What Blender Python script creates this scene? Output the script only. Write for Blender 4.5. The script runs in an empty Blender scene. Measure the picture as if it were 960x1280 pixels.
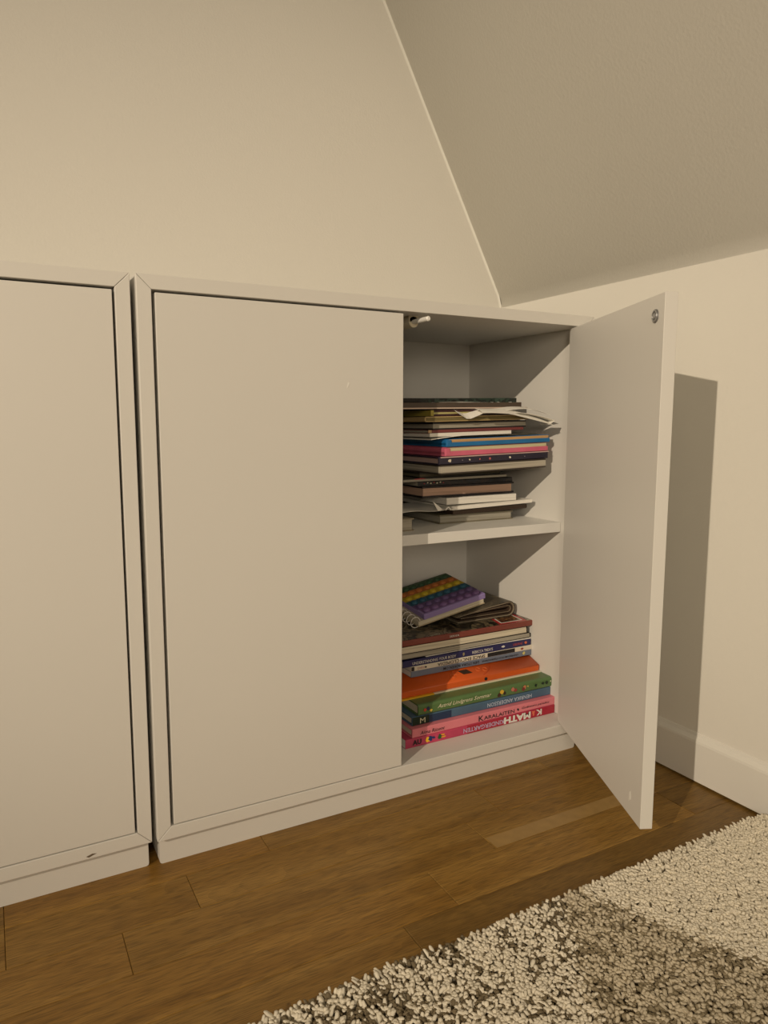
import bpy, bmesh, math, random
import numpy as np
from mathutils import Vector, Matrix
from math import sin, cos, pi, radians, atan2, sqrt

random.seed(7)
rng = np.random.default_rng(11)
scene = bpy.context.scene
COL = scene.collection

# ------------------------------------------------------------------ camera
CAM = Vector((-0.1608, -0.8898, 0.5641))
YAW, PITCH, ROLL, FPX = 0.5009, 0.1226, 0.0015, 902.74
fw = Vector((sin(YAW)*cos(PITCH), cos(YAW)*cos(PITCH), -sin(PITCH)))
r0 = Vector((cos(YAW), -sin(YAW), 0)); u0 = r0.cross(fw)
rt = r0*cos(ROLL) + u0*sin(ROLL); up = -r0*sin(ROLL) + u0*cos(ROLL)
cd = bpy.data.cameras.new('camera'); cam = bpy.data.objects.new('camera', cd); COL.objects.link(cam)
cam.matrix_world = Matrix(((rt.x, up.x, -fw.x, CAM.x), (rt.y, up.y, -fw.y, CAM.y), (rt.z, up.z, -fw.z, CAM.z), (0, 0, 0, 1)))
cd.sensor_fit = 'HORIZONTAL'; cd.sensor_width = 36.0; cd.lens = FPX/960*36.0
cd.clip_start = 0.02
scene.camera = cam

# ------------------------------------------------------------------ light
world = bpy.data.worlds.new('room_ambient'); scene.world = world
world.use_nodes = True
bg = world.node_tree.nodes['Background']
bg.inputs[0].default_value = (1.0, 0.83, 0.60, 1); bg.inputs[1].default_value = 0.155

LAMP = Vector((-3.42, -2.34, 2.14))
ld = bpy.data.lights.new('ceiling_spot', 'SPOT'); lamp = bpy.data.objects.new('ceiling_spot', ld); COL.objects.link(lamp)
lamp.location = LAMP
lamp.rotation_euler = (Vector((0.50, 0.1, 0.54)) - LAMP).to_track_quat('-Z', 'Y').to_euler()
ld.energy = 545; ld.color = (1.0, 0.83, 0.62); ld.shadow_soft_size = 0.022
ld.spot_size = radians(27); ld.spot_blend = 1.0

# added fill light, no known lamp behind it: softly brightens the cabinet interior
fd = bpy.data.lights.new('added_fill_light', 'POINT'); fl_ = bpy.data.objects.new('added_fill_light', fd); COL.objects.link(fl_)
fl_.location = (-1.10, -2.80, 1.05); fd.energy = 66; fd.color = (1.0, 0.84, 0.64); fd.shadow_soft_size = 0.32

vs = scene.view_settings
vs.view_transform = 'Standard'; vs.look = 'None'; vs.gamma = 1.0; vs.use_curve_mapping = False
vs.exposure = 0.0

# ------------------------------------------------------------------ helpers
def lin(r, g, b):
    f = lambda c: c/12.92 if c <= 0.04045 else ((c+0.055)/1.055)**2.4
    return (f(r/255), f(g/255), f(b/255), 1)

MATS = {}
def mat(name, col, rough=0.5, noise=None, bump=None, spec=0.5):
    """plain procedural material; noise=(scale, amount) mottles the colour, bump=(scale, strength)"""
    if name in MATS: return MATS[name]
    m = bpy.data.materials.new(name); m.use_nodes = True; nt = m.node_tree; N, L = nt.nodes, nt.links
    p = N['Principled BSDF']; p.inputs['Roughness'].default_value = rough
    p.inputs['Base Color'].default_value = col
    p.inputs['Specular IOR Level'].default_value = spec
    tc = N.new('ShaderNodeTexCoord')
    if noise:
        n = N.new('ShaderNodeTexNoise'); n.inputs['Scale'].default_value = noise[0]; n.inputs['Detail'].default_value = 4
        L.new(tc.outputs['Object'], n.inputs['Vector'])
        mr = N.new('ShaderNodeMapRange'); mr.inputs[1].default_value = .3; mr.inputs[2].default_value = .7
        mr.inputs[3].default_value = 1-noise[1]; mr.inputs[4].default_value = 1+noise[1]
        L.new(n.outputs[0], mr.inputs[0])
        mx = N.new('ShaderNodeVectorMath'); mx.operation = 'SCALE'; mx.inputs[0].default_value = col[:3]
        L.new(mr.outputs[0], mx.inputs['Scale']); L.new(mx.outputs[0], p.inputs['Base Color'])
    if bump:
        n2 = N.new('ShaderNodeTexNoise'); n2.inputs['Scale'].default_value = bump[0]; n2.inputs['Detail'].default_value = 3
        L.new(tc.outputs['Object'], n2.inputs['Vector'])
        b = N.new('ShaderNodeBump'); b.inputs['Strength'].default_value = bump[1]; b.inputs['Distance'].default_value = 0.001
        L.new(n2.outputs[0], b.inputs['Height']); L.new(b.outputs[0], p.inputs['Normal'])
    MATS[name] = m
    return m

def page_mat(name, col, dark=0.72, lines=900, rough=0.85):
    """leaves of paper seen from the edge: fine layers stacked along local z"""
    if name in MATS: return MATS[name]
    m = bpy.data.materials.new(name); m.use_nodes = True; nt = m.node_tree; N, L = nt.nodes, nt.links
    p = N['Principled BSDF']; p.inputs['Roughness'].default_value = rough; p.inputs['Specular IOR Level'].default_value = .2
    tc = N.new('ShaderNodeTexCoord'); mp = N.new('ShaderNodeMapping'); mp.inputs['Scale'].default_value = (6, 6, lines)
    L.new(tc.outputs['Object'], mp.inputs[0])
    n = N.new('ShaderNodeTexNoise'); n.inputs['Scale'].default_value = 1; n.inputs['Detail'].default_value = 2
    L.new(mp.outputs[0], n.inputs['Vector'])
    cr = N.new('ShaderNodeValToRGB')
    cr.color_ramp.elements[0].position = .32; cr.color_ramp.elements[1].position = .55
    cr.color_ramp.elements[0].color = (col[0]*dark, col[1]*dark, col[2]*dark, 1); cr.color_ramp.elements[1].color = col
    L.new(n.outputs[0], cr.inputs[0]); L.new(cr.outputs[0], p.inputs['Base Color'])
    MATS[name] = m
    return m

def print_mat(name, cols, scale=28, rough=0.3):
    """printed cover picture: blotches of several inks"""
    if name in MATS: return MATS[name]
    m = bpy.data.materials.new(name); m.use_nodes = True; nt = m.node_tree; N, L = nt.nodes, nt.links
    p = N['Principled BSDF']; p.inputs['Roughness'].default_value = rough
    tc = N.new('ShaderNodeTexCoord')
    n = N.new('ShaderNodeTexNoise'); n.inputs['Scale'].default_value = scale; n.inputs['Detail'].default_value = 5; n.inputs['Distortion'].default_value = 1.2
    L.new(tc.outputs['Object'], n.inputs['Vector'])
    cr = N.new('ShaderNodeValToRGB'); cr.color_ramp.interpolation = 'CONSTANT'
    k = len(cols)
    while len(cr.color_ramp.elements) < k: cr.color_ramp.elements.new(.5)
    for i, c in enumerate(cols):
        cr.color_ramp.elements[i].position = 0 if i == 0 else .32 + .36*(i-1)/max(1, k-2)
        cr.color_ramp.elements[i].color = c
    L.new(n.outputs[0], cr.inputs[0]); L.new(cr.outputs[0], p.inputs['Base Color'])
    MATS[name] = m
    return m

def link(name, me, m=None, parent=None, kind=None):
    o = bpy.data.objects.new(name, me); COL.objects.link(o)
    if m and me and not me.materials: me.materials.append(m)
    if parent: o.parent = parent
    if kind: o['kind'] = kind
    return o

def mesh(name, vs_, fs, smooth=False):
    me = bpy.data.meshes.new(name); me.from_pydata([tuple(v) for v in vs_], [], fs); me.update()
    bm = bmesh.new(); bm.from_mesh(me); bmesh.ops.recalc_face_normals(bm, faces=bm.faces)
    if smooth:
        for f in bm.faces: f.smooth = True
    bm.to_mesh(me); bm.free()
    return me

def box_me(name, x0, x1, y0, y1, z0, z1, bev=0.0, seg=2):
    bm = bmesh.new(); bmesh.ops.create_cube(bm, size=1)
    for v in bm.verts:
        v.co = Vector((x0 if v.co.x < 0 else x1, y0 if v.co.y < 0 else y1, z0 if v.co.z < 0 else z1))
    if bev > 0: bmesh.ops.bevel(bm, geom=list(bm.edges), offset=bev, segments=seg, affect='EDGES', profile=.5)
    me = bpy.data.meshes.new(name); bm.to_mesh(me); bm.free()
    return me

def box(name, x0, x1, y0, y1, z0, z1, m, parent=None, bev=0.0, kind=None, seg=2):
    return link(name, box_me(name, x0, x1, y0, y1, z0, z1, bev, seg), m, parent, kind)

def extrude_profile(name, prof, axis, a, b, bev=0.0, n=1, bend=None):
    """closed polygon prof swept from a to b along axis ('x': prof is (y,z); 'y': prof is (x,z))"""
    vs_, fs, k = [], [], len(prof)
    for i in range(n+1):
        t = a + (b-a)*i/n
        for q in prof:
            v = [t, q[0], q[1]] if axis == 'x' else [q[0], t, q[1]]
            if bend: v[2] += bend(v[0], v[1])
            vs_.append(v)
    for i in range(n):
        for j in range(k):
            fs.append((i*k+j, i*k+(j+1) % k, (i+1)*k+(j+1) % k, (i+1)*k+j))
    fs.append(tuple(range(k))[::-1]); fs.append(tuple(range(n*k, n*k+k)))
    me = mesh(name, vs_, fs)
    if bev:
        bm = bmesh.new(); bm.from_mesh(me)
        bmesh.ops.bevel(bm, geom=list(bm.edges), offset=bev, segments=2, affect='EDGES', profile=.5)
        bm.to_mesh(me); bm.free()
    return me

def cyl_me(name, p0, p1, r0_, r1_=None, n=16):
    p0, p1 = Vector(p0), Vector(p1); r1_ = r0_ if r1_ is None else r1_
    d = (p1-p0).normalized(); a = d.orthogonal().normalized(); b = d.cross(a)
    vs_ = [p0 + (a*cos(2*pi*i/n)+b*sin(2*pi*i/n))*r0_ for i in range(n)] + [p1 + (a*cos(2*pi*i/n)+b*sin(2*pi*i/n))*r1_ for i in range(n)]
    fs = [(i, (i+1) % n, n+(i+1) % n, n+i) for i in range(n)] + [tuple(range(n)), tuple(range(n, 2*n))]
    return mesh(name, vs_, fs)

def tube_me(name, pts, r, n=6, closed=False):
    vs_, fs = [], []; pts = [Vector(q) for q in pts]; k = len(pts)
    for i, q in enumerate(pts):
        d = (pts[(i+1) % k]-pts[i-1]) if closed else (pts[min(i+1, k-1)]-pts[max(i-1, 0)])
        d.normalize(); a = d.cross(Vector((0.13, 1, 0.21))).normalized(); b = d.cross(a)
        vs_ += [q + (a*cos(2*pi*j/n)+b*sin(2*pi*j/n))*r for j in range(n)]
    for i in range(k if closed else k-1):
        for j in range(n):
            i2 = (i+1) % k
            fs.append((i*n+j, i*n+(j+1) % n, i2*n+(j+1) % n, i2*n+j))
    if not closed: fs += [tuple(range(n)), tuple(range((k-1)*n, k*n))]
    return mesh(name, vs_, fs, True)

def empty(name, loc=(0, 0, 0)):
    o = bpy.data.objects.new(name, None); COL.objects.link(o); o.location = loc; o.empty_display_size = .02
    return o

def tag(o, label, cat, group=None):
    o['label'] = label; o['category'] = cat
    if group: o['group'] = group
    return o

def lettering(text, parent, m, x, z, length, height, y=-0.0006, flip=False, shear=0.0, bold=0.0, name='lettering', z_of=None):
    """raised print on a spine that faces -y; (x, z) is the lower-left corner as seen from the front"""
    cu = bpy.data.curves.new('lettering', 'FONT'); cu.body = text; cu.size = 1.0; cu.shear = shear
    cu.offset = bold; cu.resolution_u = 2; cu.extrude = 0.0
    tmp = bpy.data.objects.new('lettering_tmp', cu); COL.objects.link(tmp)
    bpy.context.view_layer.update()
    dg = bpy.context.evaluated_depsgraph_get()
    me = bpy.data.meshes.new_from_object(tmp.evaluated_get(dg))
    bpy.data.objects.remove(tmp)
    xs = [v.co.x for v in me.vertices]; ys = [v.co.y for v in me.vertices]
    x0, x1, y0, y1 = min(xs), max(xs), min(ys), max(ys)
    for v in me.vertices:
        a = (v.co.x-x0)/(x1-x0); b = (v.co.y-y0)/(y1-y0)
        if flip: a, b = 1-a, 1-b
        v.co = Vector((x + a*length, y, z + b*height + (z_of(x+a*length) if z_of else 0)))
    me.materials.clear(); me.materials.append(m)
    return link(name, me, None, parent)

# ------------------------------------------------------------------ materials
M_WALL = mat('wall_paint', (0.77, 0.752, 0.695, 1), .85, (1.3, .02), (260, .25), .25)
M_SLOPE = mat('ceiling_paint', (0.79, 0.772, 0.715, 1), .85, (1.1, .02), (220, .3), .25)
M_TRIM = mat('trim_paint', (0.78, 0.765, 0.715, 1), .5, None, (90, .1), .4)
M_WHITE = mat('white_lacquer', (0.725, 0.71, 0.67, 1), .42, (3, .012), (500, .05), .4)
M_INNER = mat('white_foil', (0.79, 0.785, 0.755, 1), .5, (3, .012), (500, .05), .35)
M_DARK = mat('dark_gap', (0.02, 0.018, 0.015, 1), .8)
M_PLASTIC = mat('white_plastic', (0.85, 0.84, 0.8, 1), .3)
M_PLASTIC_CLEAR = mat('translucent_beige_plastic', (0.62, 0.56, 0.42, 1), .3)
M_STEEL = mat('zinc_steel', (0.5, 0.5, 0.5, 1), .35); M_STEEL.node_tree.nodes['Principled BSDF'].inputs['Metallic'].default_value = .7
M_STEEL2 = mat('pressed_steel', (0.26, 0.26, 0.26, 1), .4); M_STEEL2.node_tree.nodes['Principled BSDF'].inputs['Metallic'].default_value = .7

# ------------------------------------------------------------------ the room
XW, YB, XL, YF = 0.7975, 0.3545, -3.2, -3.0
FOLD = 0.815
box('wall_back', XL, XW+.15, YB, YB+.12, -.1, 2.6, M_WALL, kind='structure')
box('wall_right', XW, XW+.12, YF, YB+.02, -.1, FOLD-.012, M_WALL, kind='structure')
# attic slope above the low wall: rounded fold, then a straight pitch
TH = radians(28.6)
prof = [(XW+.12, FOLD-.012), (XW, FOLD-.012)]
R = .05
for i in range(9):
    a = TH*i/8
    prof.append((XW - R*(1-cos(a)), FOLD-.012 + R*sin(a)))
Lp = 1.75
prof.append((prof[-1][0]-sin(TH)*Lp, prof[-1][1]+cos(TH)*Lp)); prof.append((prof[-1][0]+.15, prof[-1][1])); prof.append((XW+.12, FOLD+.1))
me = extrude_profile('ceiling', prof, 'y', YF, YB+.02)
for f in me.polygons:
    f.use_smooth = abs(f.normal.y) < .5
ceil_ob = link('ceiling', me, M_SLOPE, None, 'structure')
# caulked corner where the slope meets the back wall
p0 = Vector((XW+.001, YB, FOLD-.012)); p1 = Vector((XW-R*(1-cos(TH)), YB, FOLD-.012+R*sin(TH))); p2 = p1 + Vector((-sin(TH), 0, cos(TH)))*1.6
nrm = Vector((-cos(TH), 0, -sin(TH)))
w_ = .0032
vs_ = []
for q, nn in ((p0, Vector((-1, 0, 0))), (p1, nrm), (p2, nrm)):
    vs_ += [q, q+nn*w_, q+nn*w_*.35+Vector((0, -w_*.35, 0)), q+Vector((0, -w_, 0))]
fs = []
for i in range(2):
    for j in range(4): fs.append((i*4+j, i*4+(j+1) % 4, (i+1)*4+(j+1) % 4, (i+1)*4+j))
fs += [(0, 1, 2, 3), (8, 9, 10, 11)]
link('trim_1', mesh('trim_1', vs_, fs), mat('caulk', (0.80, 0.79, 0.73, 1), .6), None, 'structure')
# skirting board along the right wall
XB = 0.7885
bp = [(XW, .004), (XB, .004), (XB, .066), (XB+.0008, .0695), (XB+.0035, .0722), (XB+.0062, .0745), (XB+.0075, .0785), (XW, .0795)]
me = extrude_profile('baseboard_right', bp, 'y', YF, YB)
link('baseboard_right', me, M_TRIM, None, 'structure')

# ------------------------------------------------------------------ floor: oak strip parquet
def wood_mat():
    m = bpy.data.materials.new('oak_strip'); m.use_nodes = True; nt = m.node_tree; N, L = nt.nodes, nt.links
    p = N['Principled BSDF']; p.inputs['Roughness'].default_value = .42; p.inputs['Specular IOR Level'].default_value = .35
    geo = N.new('ShaderNodeNewGeometry'); oi = N.new('ShaderNodeObjectInfo')
    off = N.new('ShaderNodeVectorMath'); off.operation = 'SCALE'; off.inputs[0].default_value = (13.7, 7.1, 3.3)
    L.new(oi.outputs['Random'], off.inputs['Scale'])
    add = N.new('ShaderNodeVectorMath'); L.new(geo.outputs['Position'], add.inputs[0]); L.new(off.outputs[0], add.inputs[1])
    # broad figure
    mp = N.new('ShaderNodeMapping'); mp.inputs['Scale'].default_value = (2.0, 30, 1); L.new(add.outputs[0], mp.inputs[0])
    n1 = N.new('ShaderNodeTexNoise'); n1.inputs['Scale'].default_value = 1; n1.inputs['Detail'].default_value = 3; n1.inputs['Distortion'].default_value = 1.1
    L.new(mp.outputs[0], n1.inputs['Vector'])
    # growth rings: bands of a slow noise field
    mp2 = N.new('ShaderNodeMapping'); mp2.inputs['Scale'].default_value = (1.6, 15, 1); L.new(add.outputs[0], mp2.inputs[0])
    n2 = N.new('ShaderNodeTexNoise'); n2.inputs['Scale'].default_value = 1; n2.inputs['Detail'].default_value = 1.5; n2.inputs['Distortion'].default_value = .5
    L.new(mp2.outputs[0], n2.inputs['Vector'])
    mu = N.new('ShaderNodeMath'); mu.operation = 'MULTIPLY'; mu.inputs[1].default_value = 22; L.new(n2.outputs[0], mu.inputs[0])
    fr = N.new('ShaderNodeMath'); fr.operation = 'FRACT'; L.new(mu.outputs[0], fr.inputs[0])
    # pores
    mp3 = N.new('ShaderNodeMapping'); mp3.inputs['Scale'].default_value = (45, 900, 1); L.new(add.outputs[0], mp3.inputs[0])
    n3 = N.new('ShaderNodeTexNoise'); n3.inputs['Scale'].default_value = 1; n3.inputs['Detail'].default_value = 2
    L.new(mp3.outputs[0], n3.inputs['Vector'])
    cr = N.new('ShaderNodeValToRGB')
    cr.color_ramp.elements[0].position = .30; cr.color_ramp.elements[0].color = (.205, .104, .0165, 1)
    cr.color_ramp.elements[1].position = .70; cr.color_ramp.elements[1].color = (.315, .178, .040, 1)
    L.new(n1.outputs[0], cr.inputs[0])
    mr = N.new('ShaderNodeMapRange'); mr.inputs[1].default_value = 0; mr.inputs[2].default_value = 1; mr.inputs[3].default_value = .90; mr.inputs[4].default_value = 1.06
    L.new(fr.outputs[0], mr.inputs[0])
    mr3 = N.new('ShaderNodeMapRange'); mr3.inputs[1].default_value = .36; mr3.inputs[2].default_value = .55; mr3.inputs[3].default_value = .66; mr3.inputs[4].default_value = 1.10
    L.new(n3.outputs[0], mr3.inputs[0])
    k = N.new('ShaderNodeMath'); k.operation = 'MULTIPLY'; L.new(mr.outputs[0], k.inputs[0]); L.new(mr3.outputs[0], k.inputs[1])
    s1 = N.new('ShaderNodeVectorMath'); s1.operation = 'SCALE'; L.new(cr.outputs[0], s1.inputs[0]); L.new(k.outputs[0], s1.inputs['Scale'])
    s2 = N.new('ShaderNodeVectorMath'); s2.operation = 'MULTIPLY'; L.new(s1.outputs[0], s2.inputs[0]); L.new(oi.outputs['Color'], s2.inputs[1])
    L.new(s2.outputs[0], p.inputs['Base Color'])
    b = N.new('ShaderNodeBump'); b.inputs['Strength'].default_value = .15; b.inputs['Distance'].default_value = .0005
    L.new(n3.outputs[0], b.inputs['Height']); L.new(b.outputs[0], p.inputs['Normal'])
    return m
M_OAK = wood_mat()
floor = box('floor', XL, XW, YF, YB, -.06, -.010, mat('subfloor', (.05, .03, .012, 1), .9), kind='structure')
PW = 0.070
def plank_strip(x0, x1, y0, y1, tone):
    g = .00022
    bm = bmesh.new()
    b_ = .0006
    lo = [(x0+g, y0+g, -.012), (x1-g, y0+g, -.012), (x1-g, y1-g, -.012), (x0+g, y1-g, -.012)]
    mi = [(a, b, -b_) for a, b, c in lo]
    hi = [(x0+g+b_, y0+g+b_, 0), (x1-g-b_, y0+g+b_, 0), (x1-g-b_, y1-g-b_, 0), (x0+g+b_, y1-g-b_, 0)]
    vs_ = lo+mi+hi; fs = [(8, 9, 10, 11)]
    for q in (0, 4):
        for j in range(4): fs.append((q+j, q+(j+1) % 4, q+4+(j+1) % 4, q+4+j))
    o = link('plank', mesh('plank', vs_, fs), M_OAK, floor)
    o.color = (tone[0], tone[1], tone[2], 1)
    return o
def t3(k, warm=0.0): return (k*(1+.05*warm), k, k*(1-.12*warm))
# joints that the photograph shows, row by row (row r spans y = -0.17+r*PW ... -0.17+(r+1)*PW)
KNOWN = {
    2: [(-1.35, .9), (-.74, 1.0), (-.175, .93), (.138, 1.03), (.62, .98), (XW, .9)],
    1: [(-1.2, 1.02), (-.62, .94), (-.175, 1.05), (.0275, .97), (.47, 1.02), (XW, .92)],
    0: [(-1.5, .95), (-.95, 1.0), (-.42, .9), (-.06, 1.02), (.405, 1.0), (XW, 1.04)],
    -1: [(-1.3, .95), (-.70, 1.05), (-.21, .97), (.2965, 1.0), (.712, 1.12), (XW, .82)],
    -2: [(-1.4, .92), (-.85, 1.0), (-.30, 1.03), (.22, .98), (XW, .72)],
}
r = int(math.floor((YF+.17)/PW))
while -.17 + r*PW < YB-1e-6:
    y0, y1 = -.17+r*PW, min(-.17+(r+1)*PW, YB)
    if y1 > -1.75:
        if r in KNOWN: segs = KNOWN[r]
        else:
            segs = []; x = -1.9 + random.random()*.3
            while x < XW-.15:
                segs.append((x, .88+random.random()*.22)); x += .30+random.random()*.35
            segs.append((XW, .95))
        xa = -2.0
        for xb, k in segs:
            if xb-xa > .02: plank_strip(xa, xb, max(y0, YF), y1, t3(k, random.uniform(-.6, .8)))
            xa = xb
    r += 1
# the pale sapwood streak in one strip and the far boards that nobody could count
far = box('far_planks', XL, -2.0, YF, YB, -.012, 0, M_OAK, floor); far['kind'] = 'stuff'
far2 = box('far_planks', -2.0, XW, YF, -1.78, -.012, 0, M_OAK, floor); far2['kind'] = 'stuff'
o = box('sapwood_streak', .407, .712, -.1695, -.1440, -.006, .00025, mat('sapwood', (.36, .225, .075, 1), .42, (60, .1)), floor); o['label'] = 'pale sapwood streak'

# ------------------------------------------------------------------ cabinets
W, H, ZB, T, D = 0.7157, 0.70, 0.0355, 0.0170, 0.350
ZT = ZB + H
YI = 0.3235          # face of the back panel
SH_Y, SH_Z, SH_T = 0.0452, 0.3948, 0.0166

def cabinet(X, Y, label, open_right):
    root = tag(empty('cabinet', (X, Y, 0)), label, 'cabinet')
    g = .00025
    bv = .0007
    # mitred frame boards
    tp = extrude_profile('top_panel', [(g, ZT), (W-g, ZT), (W-T-g, ZT-T), (T+g, ZT-T)], 'y', 0, D, bv)
    link('top_panel', tp, M_WHITE, root)
    bt = extrude_profile('bottom_panel', [(g, ZB), (T+g, ZB+T), (W-T-g, ZB+T), (W-g, ZB)], 'y', 0, D, bv)
    link('bottom_panel', bt, M_WHITE, root)
    ls = extrude_profile('side_panel', [(0, ZB+g), (0, ZT-g), (T, ZT-T-g), (T, ZB+T+g)], 'y', 0, D, bv)
    link('side_panel', ls, M_WHITE, root)
    rs = extrude_profile('side_panel', [(W, ZB+g), (W, ZT-g), (W-T, ZT-T-g), (W-T, ZB+T+g)], 'y', 0, D, bv)
    link('side_panel', rs, M_WHITE, root)
    box('back_panel', T-.002, W-T+.002, YI, YI+.006, ZB+T-.002, ZT-T+.002, M_INNER, root)
    box('shelf', T+.0006, W-T-.0006, SH_Y, YI-.001, SH_Z-SH_T, SH_Z, M_INNER, root, .0006)
    # plinth with eased lower corners
    rr = .003
    pp = [(.0035, ZB+.0005), (.0035, rr), (.0035+rr*.3, rr*.3), (.0035+rr, 0), (W-.0035-rr, 0), (W-.0035-rr*.3, rr*.3), (W-.0035, rr), (W-.0035, ZB+.0005)]
    link('plinth', extrude_profile('plinth', pp, 'y', .009, .335), M_WHITE, root)
    dz0, dz1, dt = ZB+T+.0014, ZT-T-.0032, .0160
    dw0, dw1 = T+.0040, W/2-.0006
    dl = link('door', box_me('door', dw0, dw1, .0006, .0006+dt, dz0, dz1, .0006), M_WHITE, root)
    # right door
    wd = W-T-.0030-(W/2+.0006)
    dr = link('door', box_me('door', 0, wd, 0, dt, dz0, dz1, .0006), M_WHITE, root)   # local: x from hinge to free edge, y=0 inner face... dt outer
    if open_right:
        hinge = Vector((.6765-X, .0140-Y, 0)); dirv = Vector((.5346-.6765, -.2959-.0140, 0)).normalized()
        nrm_ = Vector((-dirv.y, dirv.x, 0))      # towards the outer face
        dr.matrix_local = Matrix(((dirv.x, nrm_.x, 0, hinge.x), (dirv.y, nrm_.y, 0, hinge.y), (0, 0, 1, 0), (0, 0, 0, 1)))
    else:
        dr.matrix_local = Matrix(((-1, 0, 0, W-T-.0030), (0, -1, 0, .0006+dt), (0, 0, 1, 0), (0, 0, 0, 1)))
    # catch plate on the free upper corner of the right door
    zc = dz1-.0245; xc = wd-.0225
    pl = link('catch_plate', cyl_me('catch_plate', (xc, -.0016, zc), (xc, .0006, zc), .0078, .0082, 24), M_STEEL2, dr)
    ring = [(xc+.0062*cos(2*pi*i/20), -.0018, zc+.0062*sin(2*pi*i/20)) for i in range(20)]
    link('rim', tube_me('rim', ring, .0008, 6, True), M_STEEL, dr)
    link('screw', cyl_me('screw', (xc, -.0026, zc), (xc, .0, zc), .0030, .0034, 14), M_STEEL, dr)
    # push latches under the top panel
    for lx in (W/2+.036,):
        yy = .034
        lt = link('push_latch', cyl_me('push_latch', (lx, yy, ZT-T-.0085), (lx, yy+.055, ZT-T-.0085), .0078, .0078, 20), M_PLASTIC_CLEAR, root)
        lt['label'] = 'beige plastic push latch housing'
        link('saddle', box_me('saddle', lx-.0078, lx+.0078, yy, yy+.055, ZT-T-.009, ZT-T+.0005, .001), M_PLASTIC_CLEAR, lt)
        link('plunger', cyl_me('plunger', (lx, yy-.040, ZT-T-.0085), (lx, yy+.004, ZT-T-.0085), .0036, .0036, 16), M_PLASTIC, lt)
        link('plunger_tip', cyl_me('plunger_tip', (lx, yy-.0415, ZT-T-.0085), (lx, yy-.040, ZT-T-.0085), .0022, .0036, 16), M_PLASTIC, lt)
        link('latch_screw', cyl_me('latch_screw', (lx+.002, yy+.088, ZT-T-.003), (lx+.002, yy+.088, ZT-T+.001), .0035, .0042, 12), M_PLASTIC, root)
    return root, dl, dr, dz0, dz1

cabA, dlA, drA, dz0, dz1 = cabinet(0, 0, 'white cabinet with one door standing open on two shelves of books', True)
cabB, dlB, drB, _, _ = cabinet(-.0060-W, .0040, 'white cabinet with both doors shut, beside the open one', False)
# paint chip on the shut door, scuffs on the frame and on the open door
def scuff(name, pts, y, m, parent, th=.0004):
    k = len(pts)
    vs_ = [(a, y, b) for a, b in pts] + [(a, y+th+.0004, b) for a, b in pts]
    fs = [tuple(range(k)), tuple(range(k, 2*k))] + [(i, (i+1) % k, k+(i+1) % k, k+i) for i in range(k)]
    return link(name, mesh(name, vs_, fs), m, parent)
scuff('paint_chip', [(.2714, .6185), (.2735, .6180), (.2722, .6140), (.2700, .6110), (.2708, .6150)], .0002, M_PLASTIC, dlA)
scuff('scuff_mark', [(W-.078, ZB+.0040), (W-.071, ZB+.0062), (W-.066, ZB+.0052), (W-.070, ZB+.0040), (W-.075, ZB+.0022)], -.0003, mat('scuff', (.16, .12, .08, 1), .8), cabB)
o = scuff('scrape', [(.300, dz0+.018), (.306, dz0+.023), (.3045, dz0+.034), (.301, dz0+.030)], -.0003, M_PLASTIC, drA)

# ------------------------------------------------------------------ books
C = lin
M_CREAM = page_mat('cream_pages', (.70, .64, .50, 1))
M_WHITEP = page_mat('white_pages', (.88, .85, .78, 1), .85)
M_GREYP = page_mat('grey_pages', (.40, .375, .31, 1), .7)
M_PINKP = page_mat('pinkish_pages', (.60, .40, .30, 1), .75)
M_TANP = page_mat('tan_pages', (.62, .38, .17, 1), .75)
M_YELP = page_mat('yellow_pages', (.50, .46, .20, 1), .6)
M_PAPER = mat('white_paper', (.88, .86, .80, 1), .8, (30, .02))
M_INKW = mat('white_ink', (.75, .74, .70, 1), .6)
M_INKC = mat('cream_ink', (.72, .70, .50, 1), .6)
M_INKK = mat('black_ink', (.015, .013, .015, 1), .6)

def cover_profile(depth, h, b, r, front):
    """U-shaped cover in (y,z); spine at y=0 when front else at y=depth"""
    pts = [(depth, 0)]
    for i in range(6):
        a = pi/2*i/5; pts.append((r-r*sin(a), r-r*cos(a)))
    for i in range(6):
        a = pi/2*i/5; pts.append((r-r*cos(a), h-r+r*sin(a)))
    pts += [(depth, h), (depth, h-b), (b+.0004, h-b), (b+.0004, b), (depth, b)]
    if not front: pts = [(depth-y, z) for y, z in pts]
    return pts

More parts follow.
